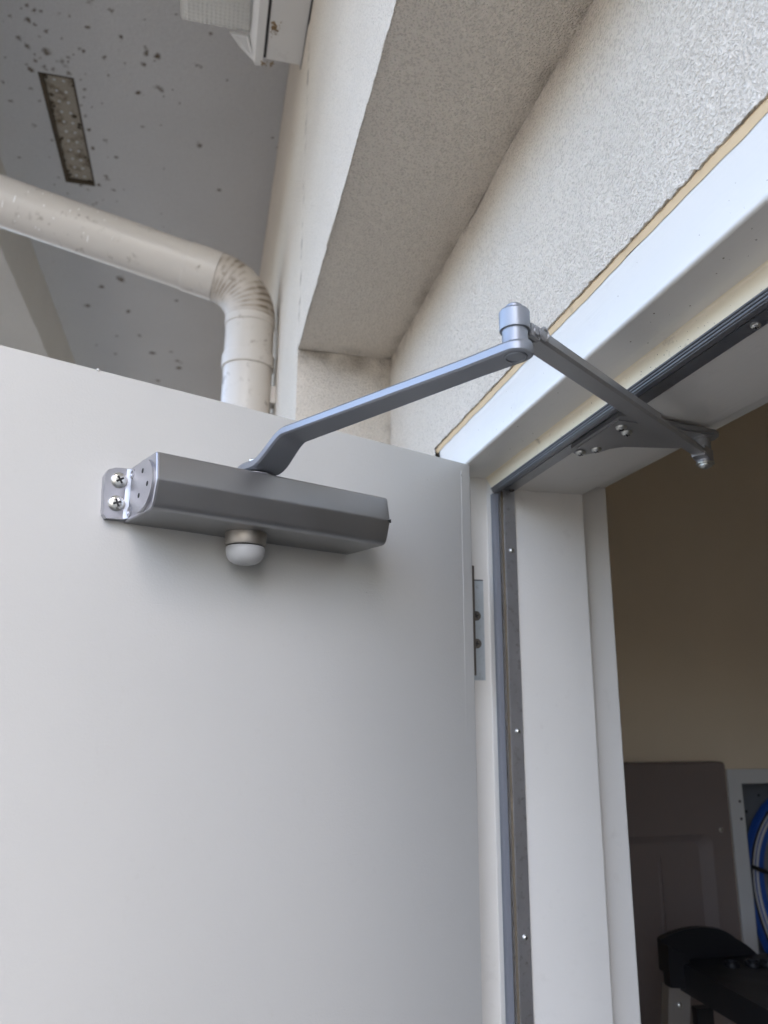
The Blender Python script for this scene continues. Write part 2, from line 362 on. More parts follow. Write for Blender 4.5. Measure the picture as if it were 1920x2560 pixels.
# ---------------------------------------------------------------- porch roof: soffit, beam
SP = [(-1.669,-0.509,0.0068),(-1.691,-0.473,0.0046),(-1.726,-0.539,0.0081),(-1.75,-0.528,0.0071),(-1.754,-0.485,0.013),(-1.778,-0.447,0.012),(-1.826,-0.532,0.0085),(-1.795,-0.517,0.0048),(-1.664,-0.293,0.0069),(-1.592,-0.308,0.0067),(-1.58,-0.356,0.0044),(-1.696,-0.231,0.0107),(-1.702,-0.203,0.0095),(-1.74,-0.242,0.006),(-1.737,-0.34,0.006),(-1.811,-0.208,0.01),(-1.842,-0.263,0.007),(-1.706,-0.11,0.0036),(-1.71,-0.099,0.0048),(-1.957,-0.613,0.0058),(-1.894,-0.545,0.0063),(-1.891,-0.615,0.005),(-1.8,-0.588,0.0042),(-1.63,-0.431,0.0028),(-1.631,-0.408,0.0028),(-1.971,-0.261,0.0047),(-2.052,-0.368,0.0075),(-2.121,-0.349,0.0078),(-2.009,-0.1,0.0124),(-2.205,-0.039,0.0068),(-2.194,-0.636,0.0064),(-2.231,-0.388,0.0088),(-2.285,-0.372,0.0053),(-2.344,-0.367,0.0062),(-2.268,-0.415,0.0067),(-2.923,-0.484,0.0102),(-2.849,-0.399,0.0146),(-2.778,-0.641,0.0061),(-3.097,-0.558,0.0136),(-3.107,-0.397,0.0089),(-2.962,-0.19,0.0077),(-3.356,-0.463,0.0095),(-3.327,-0.365,0.0084),(-3.498,-0.316,0.0133),(-3.469,-0.23,0.0088),(-3.56,-0.2,0.0181),(-3.642,-0.196,0.0116),(-3.554,-0.49,0.0067),(-3.829,-0.306,0.0108),(-3.474,-0.57,0.0054),(-1.863,-0.404,0.0057),(-1.831,-0.409,0.0031),(-1.812,-0.475,0.0061),(-1.816,-0.436,0.0055),(-1.816,-0.493,0.0049),(-1.6,-0.074,0.004),(-1.925,0.109,0.0048),(-1.96,0.128,0.0042),(-2.091,-0.526,0.0041),(-1.797,-0.335,0.0037),(-2.286,-0.472,0.0067),(-2.305,-0.453,0.0053),(-1.965,-0.415,0.0079),(-2.019,-0.413,0.0067),(-2.098,-0.413,0.0063),(-1.739,-0.029,0.0025),(-1.666,-0.55,0.0045)]
for _ in range(70): SP.append((rnd.uniform(-2.5, -1.5), rnd.uniform(-0.66, -0.15), rnd.uniform(0.0012, 0.003)))
for _ in range(40): SP.append((rnd.gauss(-1.85, 0.22), rnd.gauss(-0.46, 0.07), rnd.uniform(0.002, 0.006)))
YB, ZBM = -0.694, 1.376
VX0, VX1, VY0, VY1 = -2.280, -1.829, -0.517, -0.427       # vent opening
roof = thing('porch_roof', 'grey porch soffit with brown spots and a dropped edge beam', 'soffit', (-2.0, -0.3, ZC+ZS))
from collections import defaultdict
cell = defaultdict(list)
for (x, y, r) in SP:
    for i in range(-1, 2):
        for j in range(-1, 2): cell[(int(x//0.05)+i, int(y//0.05)+j)].append((x, y, r*1.12))
def spots(p):
    v = 0.0
    for (x, y, r) in cell.get((int(p.x//0.05), int(p.y//0.05)), ()):
        dx, dy = p.x-x, p.y-y
        d = math.hypot(dx, dy*1.25)/r
        if d < 2.6:
            d += 1.0*fbm((p.x, p.y, r*90), 1.1/r*0.55, 3) 
            v = max(v, 1.0 - max(0, d-0.38)/0.75)
    return v
def grid_plane(name, x0, x1, y0, y1, z, step, mat, parent, stain, wob):
    bm = bmesh.new(); nx = max(2, int((x1-x0)/step)); ny = max(2, int((y1-y0)/step))
    vs = [[bm.verts.new((x0+(x1-x0)*i/nx, y0+(y1-y0)*j/ny, z + wob*fbm((x0+(x1-x0)*i/nx, y0+(y1-y0)*j/ny, 4.0), 3))) for j in range(ny+1)] for i in range(nx+1)]
    for i in range(nx):
        for j in range(ny): bm.faces.new((vs[i][j], vs[i][j+1], vs[i+1][j+1], vs[i+1][j]))
    o = link(name, bm, mat, parent, True)
    if stain:
        at = o.data.attributes.new('stain', 'FLOAT', 'POINT'); at.data.foreach_set('value', [stain(v.co) for v in o.data.vertices])
    return o
zz = ZC + ZS
st = 0.0042
sofs = []
for (a, b, c, d) in ((-2.28, -1.829, YB, VY0), (-2.28, -1.829, VY1, YO+0.01), (-1.829, -1.35, YB, YO+0.01), (-2.70, -2.28, YB, YO+0.01), (-4.1, -2.70, YB, YO+0.01)):
    sofs.append(grid_plane('soffit_panel', a, b, c, d, zz, st if a > -3 else 0.007, M_SOFFIT, roof, spots, 0.0))
XRF = 0.55                                                # unseen roof end, set short so more skylight reaches the door
for (a, b) in ((-7.0, -4.1), (-1.35, XRF)):
    grid_plane('soffit_panel', a, b, YB, YO+0.01, zz, 0.2, M_SOFFIT, roof, None, 0.0)
bm = bmesh.new(); box(bm, -7, XRF, YB-0.30, YB, ZC+ZBM, ZC+2.3)
bmesh.ops.subdivide_edges(bm, edges=[e for e in bm.edges if abs(e.verts[0].co.x-e.verts[1].co.x) > 1], cuts=400)
for v in bm.verts: v.co.z += 0.003*fbm((v.co.x, 3, 1), 6) if v.co.z < ZC+1.5 else 0; v.co.y += 0.003*fbm((v.co.x, 1, 6), 6)
tag(link('edge_beam', bm, M_BEAM, roof, True), 'dropped plaster beam along the soffit edge')
bm = bmesh.new(); box(bm, -7, XRF, YB-0.30, 0.32, ZC+2.3, ZC+2.6); link('roof_slab', bm, M_BEAM, roof)
bm = bmesh.new(); box(bm, -7, XRF, YB, 0.32, zz+0.06, ZC+2.298); link('soffit_backing', bm, M_BEAM, roof)

# soffit vent: sunk frame, mesh strip, two rows of dimples, caked dirt
vent = thing('soffit_vent', 'long narrow mesh vent caked with brown dirt in the grey soffit', 'vent', (-2.05, -0.472, zz))
bm = bmesh.new()
for (a, b, c, d) in ((VX0, VX1, VY0, VY0+0.011), (VX0, VX1, VY1-0.005, VY1), (VX0, VX0+0.012, VY0+0.011, VY1-0.005), (VX1-0.005, VX1, VY0+0.011, VY1-0.005)):
    box(bm, a+0.0002, b-0.0002, c+0.0002, d-0.0002, zz-0.001, zz+0.03)
link('vent_frame', bm, M_DIRT, vent)
bm = bmesh.new(); box(bm, VX0+0.0122, VX1-0.0052, VY0+0.0112, VY1-0.0052, zz+0.008, zz+0.011)
link('mesh_screen', bm, M_MESH, vent)
for r_ in range(2):
    for k in range(11):
        bm = bmesh.new(); x = VX0+0.030+k*0.0395; y = VY0+0.036+r_*0.024
        lathe(bm, [(0.0038, 0.0), (0.0034, -0.0018), (0.0012, -0.0026)], (x, y, zz+0.0082), (0, 0, 1), 10)
        link('dimple', bm, M_WHITE, vent, True)
bm = bmesh.new()
for k in range(38):
    side = rnd.choice((0, 0, 0, 1, 2)); 
    x = rnd.uniform(VX0+0.01, VX1-0.006); y = VY0+0.006+abs(rnd.gauss(0, 0.006)) if side == 0 else VY1-0.008-abs(rnd.gauss(0, 0.007))
    if side == 2: x = rnd.choice((VX0+0.012, VX1-0.01)); y = rnd.uniform(VY0+0.006, VY1-0.01)
    r = rnd.uniform(0.002, 0.008)
    lathe(bm, [(r, 0), (r*0.7, -0.002), (r*0.2, -0.0035)], (x, min(y, VY1-0.006), zz+0.0079), (0, 0, 1), 7)
tag(link('dirt_clump', bm, M_DIRT, vent), kind='stuff')

# ---------------------------------------------------------------- wall light
zf = ZC+1.2954
lt = thing('wall_light', 'white wall-mounted light with ribbed clear lens above the doorway', 'light', (-1.1, YO, zf+0.1))
bm = bmesh.new(); prism(bm, [(-1.325, 0.0535, zf), (-1.325, 0.1265, zf), (-1.325, 0.1265, zf+0.22), (-1.325, 0.0535, zf+0.22)], (0.42, 0, 0)); link('housing', bm, M_FIX, lt, 40, 0.006, 3)
bm = bmesh.new(); box(bm, -1.322, -0.908, 0.0478, 0.0533, zf-0.001, zf+0.22); link('gasket', bm, M_BLACK, lt)
bm = bmesh.new(); box(bm, -1.335, -0.895, 0.1262, 0.1297, zf-0.002, zf+0.225); link('wall_gasket', bm, M_BLACK, lt)
fr = []
bm = bmesh.new()
rings(bm, [[(-1.343, 0.0476, zf-0.003), (-0.89, 0.0476, zf-0.003), (-0.89, 0.0476, zf+0.223), (-1.343, 0.0476, zf+0.223)],
           [(-1.343, 0.031, zf-0.003), (-0.89, 0.031, zf-0.003), (-0.89, 0.031, zf+0.223), (-1.343, 0.031, zf+0.223)],
           [(-1.300, 0.015, zf+0.012), (-0.93, 0.015, zf+0.012), (-0.93, 0.015, zf+0.208), (-1.300, 0.015, zf+0.208)]])
lf = link('lens_frame', bm, M_FIX, lt, 30, 0.0015, 2)
bm = bmesh.new()     # sloping end cheeks that carry the lens
prism(bm, [(-1.339, 0.033, zf-0.002), (-1.285, 0.0135, zf+0.006), (-1.285, -0.022, zf+0.006), (-1.339, -0.0, zf+0.030)], (0, 0, 0.006))
link('end_cheek', bm, M_FIX, lt)
# ribbed refractor: shallow prisms across and along the underside
bm = bmesh.new(); X0, X1, Y0, Y1 = -1.287, -0.945, -0.120, 0.0145; nx, ny = 150, 66
def lz(x, y):
    e = min(x-X0, X1-x, y-Y0); r = 0.022; d = 0
    if e < r: d = r - math.sqrt(max(0, r*r-(r-e)**2))
    return zf + 0.004 + d + 0.0013*abs(math.sin((y-Y0)*math.pi/0.0085)) + 0.0014*abs(math.sin((x-X0)*math.pi/0.0085))
vs = [[bm.verts.new((X0+(X1-X0)*i/nx, Y0+(Y1-Y0)*j/ny, lz(X0+(X1-X0)*i/nx, Y0+(Y1-Y0)*j/ny))) for j in range(ny+1)] for i in range(nx+1)]
for i in range(nx):
    for j in range(ny): bm.faces.new((vs[i][j], vs[i][j+1], vs[i+1][j+1], vs[i+1][j]))
# walls and top of the lens
top = [bm.verts.new(p) for p in ((X0, Y0, zf+0.17), (X1, Y0, zf+0.17), (X1, Y1, zf+0.17), (X0, Y1, zf+0.17))]
bm.faces.new(top[::-1])
def side(edge, a, b): bm.faces.new([a] + edge + [b])
side([vs[i][0] for i in range(nx+1)], top[0], top[1]); side([vs[i][ny] for i in range(nx, -1, -1)], top[2], top[3])
side([vs[0][j] for j in range(ny, -1, -1)], top[3], top[0]); side([vs[nx][j] for j in range(ny+1)], top[1], top[2])
link('lens', bm, M_LENS, lt, 25)
bm = bmesh.new(); box(bm, -1.26, -0.97, -0.02, 0.0135, zf+0.03, zf+0.15); link('reflector', bm, M_FIX, lt)
bm = bmesh.new()
for k in range(48):
    x = -1.245+rnd.gauss(0, 0.009); y = 0.058+abs(rnd.gauss(0, 0.008)); r = rnd.uniform(0.001, 0.0025)
    lathe(bm, [(r, 0), (r*0.6, -r*0.7), (r*0.1, -r)], (x, y, zf+0.0002), (0, 0, 1), 6)
for k in range(16):
    x = -1.335+rnd.gauss(0, 0.004); y = 0.050+rnd.uniform(-0.006, 0.020); r = rnd.uniform(0.001, 0.0025)
    lathe(bm, [(r, 0), (r*0.6, -r*0.7), (r*0.1, -r)], (x, y, zf-0.0028), (0, 0, 1), 6)
tag(link('mud_spatter', bm, M_MUD, lt), kind='stuff')

# ---------------------------------------------------------------- downpipe
PX, PY, PR = -1.655, 0.063, 0.0575
pipe = thing('downpipe', 'off-white downpipe with ribbed elbow and dirt streaks beside the soffit', 'pipe', (PX, PY, 0))
A14 = math.radians(13.9); SD = Vector((0, -math.cos(A14), math.sin(A14))); CR = Vector((PX, PY, ZC+0.9515)); RB = 0.108
TL = RB*math.tan((math.pi/2-A14)/2)
bm = bmesh.new(); lathe(bm, [(PR-0.0015, 0), (PR-0.0015, ZC+0.9515-TL-0.012)], (PX, PY, 0), (0, 0, 1), 48); link('vertical_pipe', bm, M_PIPE, pipe, True)
bm = bmesh.new(); lathe(bm, [(PR+0.0012, 0), (PR+0.0028, 0.002), (PR+0.0028, 0.030), (PR+0.0012, 0.032)], (PX, PY, ZC+0.742), (0, 0, 1), 48); link('collar', bm, M_PIPE, pipe, True)
bm = bmesh.new(); lathe(bm, [(PR-0.0006, 0), (PR+0.001, 0.0015), (PR+0.001, CR.z-TL-0.0005-(ZC+0.848))], (PX, PY, ZC+0.848), (0, 0, 1), 48); link('elbow_socket', bm, M_PIPE, pipe, True)
S0 = CR + SD*TL
bm = bmesh.new(); lathe(bm, [(PR+0.001, 0.0005), (PR+0.001, 0.072), (PR-0.001, 0.0735)], S0, SD, 48); link('elbow_socket', bm, M_PIPE, pipe, True)
bm = bmesh.new(); lathe(bm, [(PR-0.0015, 0.0), (PR-0.0015, 1.05)], S0+SD*0.07, SD, 48); link('sloping_pipe', bm, M_PIPE, pipe, True)
# gored elbow: stepped ribs round the bend
bm = bmesh.new(); rl = []; ng = 11; cen = Vector((PX, PY-RB, CR.z-TL)); ang = math.pi/2 - A14
for g in range(ng):
    for (f, dr) in ((0.0, -0.0001), (0.14, 0.0005), (0.55, 0.0004), (0.9, 0.0001)):
        a = ang*(g+f)/ng; c = cen + Vector((0, math.cos(a), math.sin(a)))*RB
        rad = Vector((0, math.cos(a), math.sin(a))); s = Vector((1, 0, 0))
        rl.append([c + rad*(PR+dr)*math.cos(2*math.pi*k/48) + s*(PR+dr)*math.sin(2*math.pi*k/48) for k in range(48)])
a = ang; c = cen + Vector((0, math.cos(a), math.sin(a)))*RB; rad = Vector((0, math.cos(a), math.sin(a)))
rl.append([c + rad*PR*math.cos(2*math.pi*k/48) + Vector((1, 0, 0))*PR*math.sin(2*math.pi*k/48) for k in range(48)])
rings(bm, rl); elb = link('elbow', bm, M_ELBOW, pipe, 50)
at = elb.data.attributes.new('stain', 'FLOAT', 'POINT'); vals = []
for i, v in enumerate(elb.data.vertices):      # grime caught in the grooves, mostly on the upper and outer side
    g, k_ = (i//48) % 4, i % 48; c = math.cos(2*math.pi*k_/48)
    n_ = 0.5+0.5*fbm(v.co, 26, 3)
    base = (1.1 if g in (0, 3) else 0.30)*(0.40+0.60*max(0, c))
    vals.append(max(0, min(1, base*max(0, n_-0.26)*3.4)))
at.data.foreach_set('value', vals)
bm = bmesh.new(); box(bm, PX-0.02, PX+0.02, PY+PR-0.004, YO-0.0005, ZC+0.66, ZC+0.70); link('wall_bracket', bm, M_PIPE, pipe)
bm = bmesh.new()
# paint chips and scratches stuck to the sloping pipe
for k in range(26):
    t_ = rnd.uniform(0.15, 0.55); ph = rnd.uniform(-1.2, 1.0)
    s = Vector((1, 0, 0)); up = s.cross(SD).normalized()
    nrm = (s*math.cos(ph) + up*math.sin(ph)*-1).normalized(); tan = SD.cross(nrm)
    c = S0 + SD*(0.07+t_) + nrm*(PR-0.0012); w_, l_ = rnd.uniform(0.0012, 0.0025), rnd.choice((0.002, 0.003, 0.004, 0.010))
    q = [c + SD*w_*0.6*math.cos(b_)*rnd.uniform(0.6, 1) + tan*l_*math.sin(b_)*rnd.uniform(0.7, 1) for b_ in [i*math.pi/4 for i in range(8)]]
    prism(bm, q, nrm*0.0005)
tag(link('paint_chip', bm, M_CHIP, pipe), kind='stuff')

# ---------------------------------------------------------------- door frame: double-rebated profile swept round the opening
frame = thing('door_frame', 'white painted metal door frame with deep double rebate', 'door frame', ((FX0+FX1)/2, 0.41, 0))
YF, YS, YE, YK = 0.300, 0.3472, 0.4745, 0.5185; SD_ = 0.0175
def rnd_corner(c, a, b, r, n=5):
    c = Vector(c); da = (Vector(a)-c).normalized(); db = (Vector(b)-c).normalized(); out = []
    p0, p1 = c+da*r, c+db*r
    for i in range(n+1):
        t_ = i/n; out.append(tuple((p0*(1-t_)**2 + c*2*t_*(1-t_) + p1*t_*t_)))
    return out
raw = [(FD, YF+0.02), (FD, YF), (0, YF), (0, YS), (-SD_, YS), (-SD_, YE), (0, YE), (0, YK), (0.05, YK)]
prof = [raw[0]]; mats = []
for i in range(1, len(raw)-1):
    r = 0.0045 if i == 2 else 0.002
    prof += rnd_corner(raw[i], raw[i-1], raw[i+1], r, 4 if i == 2 else 3)
prof.append(raw[-1])
def frame_pt(d, y, which):
    if which == 'L0': return Vector((FX0-d, y, 0.0))
    if which == 'L1': return Vector((FX0-d, y, ZC+FZ+d))
    if which == 'R1': return Vector((FX1+d, y, ZC+FZ+d))
    return Vector((FX1+d, y, 0.0))
def sweep(name, prof, a, b, mat, parent, cuts=1, cream=False, close=False, pull=0.0, z_cut=None):
    bm = bmesh.new(); rl = []
    for k in range(cuts+1):
        t_ = k/cuts; rl.append([frame_pt(d, y, a)*(1-t_)+frame_pt(d, y, b)*t_ for d, y in prof])
    vs = rings(bm, rl, close, close)
    if cream:
        for f in bm.faces:
            c = f.calc_center_median()
            if YS-0.003 < c.y < YS+0.0018 and f.calc_area() > 0: f.material_index = 1
    if z_cut is not None:
        for v in bm.verts:
            if v.co.z > z_cut: v.co.z = z_cut
    return link(name, bm, mat, parent, 40)
jl = sweep('jamb', prof, 'L0', 'L1', M_FRAME, frame)
hd = sweep('head', prof, 'L1', 'R1', [M_FRAME, M_CREAM], frame, 1, True)
jr = sweep('jamb', prof, 'R1', 'R0', M_FRAME, frame)
# weatherstrip: ribbed seal standing off the stop's front corner, screwed metal flange behind it
def seal_prof(y0, b0):
    pts = [(-SD_-0.0003, y0)]
    n = 3; dep = 0.0082
    for k in range(n):
        z0 = -SD_ - 0.0003 - dep*k/n; z1 = -SD_ - 0.0003 - dep*(k+1)/n
        pts += [(z0-0.0003, y0-0.0016), (z1+0.0010, y0-0.0016), (z1+0.0006, y0), (z1, y0)]
    pts += [(-SD_-dep-0.0006, y0+0.001), (-SD_-dep-0.0006, y0+0.0055), (-SD_-dep+0.002, y0+0.0065), (-SD_-0.0003, y0+0.0065)]
    return pts
flp = [(-SD_-0.0003, YS+0.0078), (-SD_-0.0026, YS+0.0082), (-SD_-0.0026, YS+0.0105), (-SD_-0.0016, YS+0.0108), (-SD_-0.0016, YS+0.0146), (-SD_-0.0026, YS+0.0149), (-SD_-0.0026, YS+0.0296), (-SD_-0.0018, YS+0.0302), (-SD_-0.0003, YS+0.0302)]
ZJ = ZC+FZ-SD_-0.0090
sh = sweep('head_seal', seal_prof(YS-0.0005, 0), 'L1', 'R1', M_RUBD, frame, 1, close=True)
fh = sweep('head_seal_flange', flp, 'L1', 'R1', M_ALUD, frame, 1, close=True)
sj = sweep('jamb_seal', seal_prof(YS-0.0005, 0), 'L0', 'L1', M_RUBG, frame, 1, close=True, z_cut=ZJ)
fj = sweep('jamb_seal_flange', flp, 'L0', 'L1', M_ALU, frame, 1, close=True, z_cut=ZC+FZ-SD_-0.0032)
def grime(name, d0, d1, y0, y1, zlo, zhi, parent):
    bm = bmesh.new(); prev = None; n = 160
    for i in range(n+1):
        z = zlo+(zhi-zlo)*i/n; a = 0.5+0.5*fbm((y0, 0, z), 45)
        c = [bm.verts.new((FX0-d0, y0+0.0003, z)), bm.verts.new((FX0-d0+0.0006*a, (y0+y1)/2, z)), bm.verts.new((FX0-d0, y1-0.0003, z))]
        if prev:
            for k in range(2): bm.faces.new((prev[k], c[k], c[k+1], prev[k+1]))
        prev = c
    return link(name, bm, M_GRIME, parent, True)
grime('groove_grime', -SD_-0.0016, 0, YS+0.0108, YS+0.0146, 0.0, ZC+FZ-SD_-0.0035, fj)
for z in (0.1845, -0.0336, -0.2546, -0.47, -0.69): screw('screw', fj, (FX0+SD_+0.0026, 0.3705, ZC+z), (1, 0, 0), 0.0034, 0.0026, rot=rnd.random())
for x in (-0.4184, -0.20): screw('screw', fh, (x, 0.3700, ZC+FZ-SD_-0.0026), (0, 0, -1), 0.0036, 0.0026, M_ZINC, rot=rnd.random())
screw('screw', fh, (-0.868, 0.3712, ZC+FZ-SD_-0.0026), (0, 0, -1), 0.0034, 0.0024, M_RUST)

# specks of dirt and one rust spot on the head
bm = bmesh.new()
def speck(p, nrm, r): lathe(bm, [(r, -0.0001), (r*0.8, r*0.25), (r*0.1, r*0.4)], p, nrm, 7)
for k in range(20): speck(H(-0.30-0.52*rnd.random()**1.5, YF, FZ+rnd.uniform(0.006, 0.048)), (0, -1, 0), rnd.uniform(0.0002, 0.0005))
for k in range(26): speck(H(-0.25-0.62*rnd.random(), rnd.uniform(YF+0.006, YS-0.004), FZ), (0, 0, -1), rnd.uniform(0.0003, 0.0008))
for k in range(45): speck(H(rnd.choice((-0.43, -0.52, -0.62))+rnd.gauss(0, 0.05), YS, FZ-rnd.uniform(0.001, 0.016)), (0, -1, 0), rnd.uniform(0.0002, 0.0007)*rnd.uniform(0.6, 1))
speck(H(-0.392, YF+0.0006, FZ+0.0042), (0, -1, 0), 0.0013)
tag(link('dirt_speck', bm, M_GRIME, hd), kind='stuff')

# ---------------------------------------------------------------- door leaf
door = thing('door', 'pale grey painted steel door standing open to the left', 'door', tuple(D(0.46, -0.022, -ZC/DK)))
bm = bmesh.new(); zt = 0.2783
box(bm, 0, 0.905, -0.0460, 0, (-ZC+0.012)/DK, zt)
bmesh.ops.subdivide_edges(bm, edges=bm.edges[:], cuts=1)
for v in bm.verts: v.co = D(v.co.x, v.co.y, v.co.z)
leaf = link('leaf', bm, M_DOOR, door, 35, 0.0012, 2)
# folded seam of the skin along the hinge edge, slightly uneven, with a blob of paint at its top
bm = bmesh.new(); prev = None; n = 260
for i in range(n+1):
    z = -1.78 + (0.268+1.78)*i/n; w = 0.0007+0.0004*fbm((0, 0, z), 12); h = 0.00045+0.0003*fbm((3, 0, z), 10); uc = 0.0150+0.0004*fbm((0, 7, z), 5)
    c = [bm.verts.new(D(uc-w, -0.0001, z)), bm.verts.new(D(uc, max(0.0001, h), z)), bm.verts.new(D(uc+w, -0.0001, z))]
    if prev:
        for k in range(2): bm.faces.new((prev[k], c[k], c[k+1], prev[k+1]))
    prev = c
lathe(bm, [(0.0019, -0.0001), (0.0014, 0.0007), (0.0004, 0.0010)], D(0.0150, 0, 0.263), DN, 12)
link('edge_seam', bm, M_DOOR, door, True)
bm = bmesh.new()
for (a, z, r) in ((0.4421, zt, 0.0016), (0.30, zt, 0.0008), (0.1516, 0.1101, 0.0006), (0.068, 0.2475, 0.0007), (0.12, 0.05, 0.0005), (0.36, -0.05, 0.0005), (0.2, -0.2, 0.0007)):
    lathe(bm, [(r, -0.0002), (r*0.7, r*0.4), (r*0.1, r*0.6)], D(a, 0, z-0.0004), DN, 8)
tag(link('paint_nib', bm, M_DOOR, door, True), kind='stuff')
# hinge: galvanised leaf on the jamb, leaf on the door edge, knuckle on the outer side
hg = bpy.data.objects.new('hinge', None); COL.objects.link(hg); hg.matrix_world = Matrix.Translation(H(FX0, 0.31, 0.086)); hg.parent = door; hg.matrix_parent_inverse = door.matrix_world.inverted()
bm = bmesh.new(); box(bm, FX0-0.001, FX0+0.0009, 0.3015, 0.3385, ZC+0.0255, ZC+0.1475); link('jamb_plate', bm, M_GALV, hg, 30, 0.0005, 1)
bm = bmesh.new(); box(bm, FX0-0.001, FX0+0.0003, 0.3386, 0.3435, ZC+0.0243, ZC+0.1480); link('mortise_filler', bm, M_FRAME, hg)
bm = bmesh.new(); box(bm, FX0-0.001, FX0+0.0005, 0.3015, 0.3384, ZC+0.1476, ZC+0.1490); link('mortise_gap', bm, M_DARK, hg)
bm = bmesh.new(); box(bm, -0.0034, -0.0002, -0.040, -0.0006, 0.029, 0.155, lambda c: D(c.x, c.y, c.z)); link('door_plate', bm, M_RUST, hg)  # dark plate: the shade of the hinge gap is in its colour
bm = bmesh.new(); lathe(bm, [(0.006, 0), (0.0065, 0.001), (0.0065, 0.120), (0.006, 0.121)], H(FX0+0.002, 0.2925, 0.026), (0, 0, 1), 16); link('knuckle', bm, M_GALV, hg, True)
for z, k in ((0.1034, 0), (0.0695, 1)): screw('screw', hg, H(FX0+0.0009, 0.3285, z), (1, 0, 0), 0.0060, 0.0006, M_RUST, rot=0.4+k)

# ---------------------------------------------------------------- door closer
cl = thing('door_closer', 'silver grey surface door closer with jointed arm on the open door', 'door closer', tuple(D(0.30, 0.0, 0.17)))
ZL, ZU = 0.1463, 0.1933
bp = [(0.0004, ZL), (0.0600, ZL)] 
body_raw = [(0.0004, ZL), (0.0655, ZL), (0.0722, 0.1690), (0.0672, ZU), (0.0004, ZU)]
bprof = [body_raw[0]] + rnd_corner(body_raw[1], body_raw[0], body_raw[2], 0.0065, 7) + rnd_corner(body_raw[2], body_raw[1], body_raw[3], 0.0016, 3) + rnd_corner(body_raw[3], body_raw[2], body_raw[4], 0.0028, 5) + [body_raw[4]]
bm = bmesh.new()
def inset_prof(e): 
    cx, cz = 0.034, 0.170
    return [(n_ - (e if n_ > cx else 0), z_ - math.copysign(e, z_-cz)) for n_, z_ in bprof]
rl = [[D(0.1760, n_, z_) for n_, z_ in inset_prof(0.0012)], [D(0.1768, n_, z_) for n_, z_ in inset_prof(0.0003)], [D(0.1785, n_, z_) for n_, z_ in bprof]]
rl += [[D(0.1785+(0.4062-0.1785)*k/30, n_, z_) for n_, z_ in bprof] for k in range(1, 31)]
rings(bm, rl); body = link('body', bm, M_BODY, cl, 30)
bm = bmesh.new(); prism(bm, [D(0.1800, 0.0712, 0.1690), D(0.1757, 0.0712, 0.1708), D(0.1757, 0.0712, 0.1672)], DN*0.00125); link('notch', bm, M_DARK, body)
# end cap: bright cast plate on the body's end, with a foot screwed to the door
bm = bmesh.new(); rl = [[D(0.4063, n_, z_) for n_, z_ in bprof], [D(0.4079, n_, z_) for n_, z_ in bprof], [D(0.4085, n_, z_) for n_, z_ in inset_prof(0.0006)]]
rings(bm, rl); ec = link('end_cap', bm, M_CAST, cl, 25)
bm = bmesh.new()
foot = [(0.4086, 0.1476), (0.4255, 0.1466), (0.4280, 0.1500), (0.4292, 0.1690), (0.4296, 0.1828), (0.4272, 0.1886), (0.4215, 0.1912), (0.4086, 0.1925)]
prism(bm, [D(a, 0.0004, z) for a, z in foot], DN*0.0078); link('foot', bm, M_CAST, ec, 30, 0.0022, 3)
bm = bmesh.new(); prism(bm, [D(0.4087, 0.0083, 0.1480), D(0.4087, 0.0118, 0.1480), D(0.4098, 0.0100, 0.1480), D(0.4120, 0.0083, 0.1480)], (0, 0, 0.0440)); link('fillet', bm, M_CAST, ec, 60)
# round end plug, clipped by the foot, with three key holes drawn as black discs
bm = bmesh.new(); pts = []
c0, z0, rd = 0.0440, 0.1690, 0.0225
for k in range(48):
    a = 2*math.pi*k/48; n_ = c0+rd*1.12*math.cos(a); z_ = z0+rd*0.97*math.sin(a); pts.append((max(0.0125, n_), z_))
prism(bm, [D(0.4086, n_, z_) for n_, z_ in pts], DU*0.0024); link('end_plug', bm, M_CAST, ec, 40, 0.0004, 1)
for (n_, z_) in ((0.0453, 0.1814), (0.0585, 0.1676), (0.0408, 0.1614)):
    bm = bmesh.new(); lathe(bm, [(0.0022, 0), (0.0022, 0.0003)], D(0.41085, n_, z_), DU, 16); link('key_hole', bm, M_DARK, ec)
for (n_, z_) in ((0.0150, 0.1862), (0.0150, 0.1530)):
    bm = bmesh.new(); lathe(bm, [(0.0046, -0.003), (0.0044, 0.0010), (0.0028, 0.0012), (0.0020, 0.0002)], D(0.4087, n_, z_), DU, 20); link('screw_boss', bm, M_CAST, ec, 50)
for (a, z_) in ((0.4180, 0.1805), (0.4186, 0.1603)): screw('screw', ec, D(a, 0.0082, z_), DN, 0.0068, 0.0034, rot=rnd.random())
# pinion cap under the body
AU, AN = 0.3060, 0.0265
bm = bmesh.new(); lathe(bm, [(0.0188, 0), (0.0190, -0.001), (0.0184, -0.0105), (0.0176, -0.0118)], D(AU, AN, ZL+0.0002), (0, 0, 1), 40); link('cap_ring', bm, M_RING, cl, 40)
bm = bmesh.new(); lathe(bm, [(0.0160, -0.0100), (0.0160, -0.0130)], D(AU, AN, ZL), (0, 0, 1), 40); link('cap_gap', bm, M_DARK, cl)
bm = bmesh.new(); pr = [(0.0172, -0.0129), (0.0176, -0.0136), (0.0176, -0.0165)] + [(0.0176*math.cos(a)**0.62 if a < 1.55 else 0.0001, -0.0160-0.0128*math.sin(a)) for a in [0.15*k for k in range(1, 11)]] + [(0.0001, -0.0289)]
lathe(bm, pr, D(AU, AN, ZL), (0, 0, 1), 40); cp = link('pinion_cap', bm, M_CAPP, cl, 50)
bm = bmesh.new(); box(bm, -0.0018, 0.0018, -0.0004, 0.0004, -0.0003, 0.0003, lambda c: D(AU, AN+0.006, ZL-0.0279) + DU*c.x + DN*c.y + Vector((0, 0, c.z))); link('cap_slot', bm, M_DARK, cp)
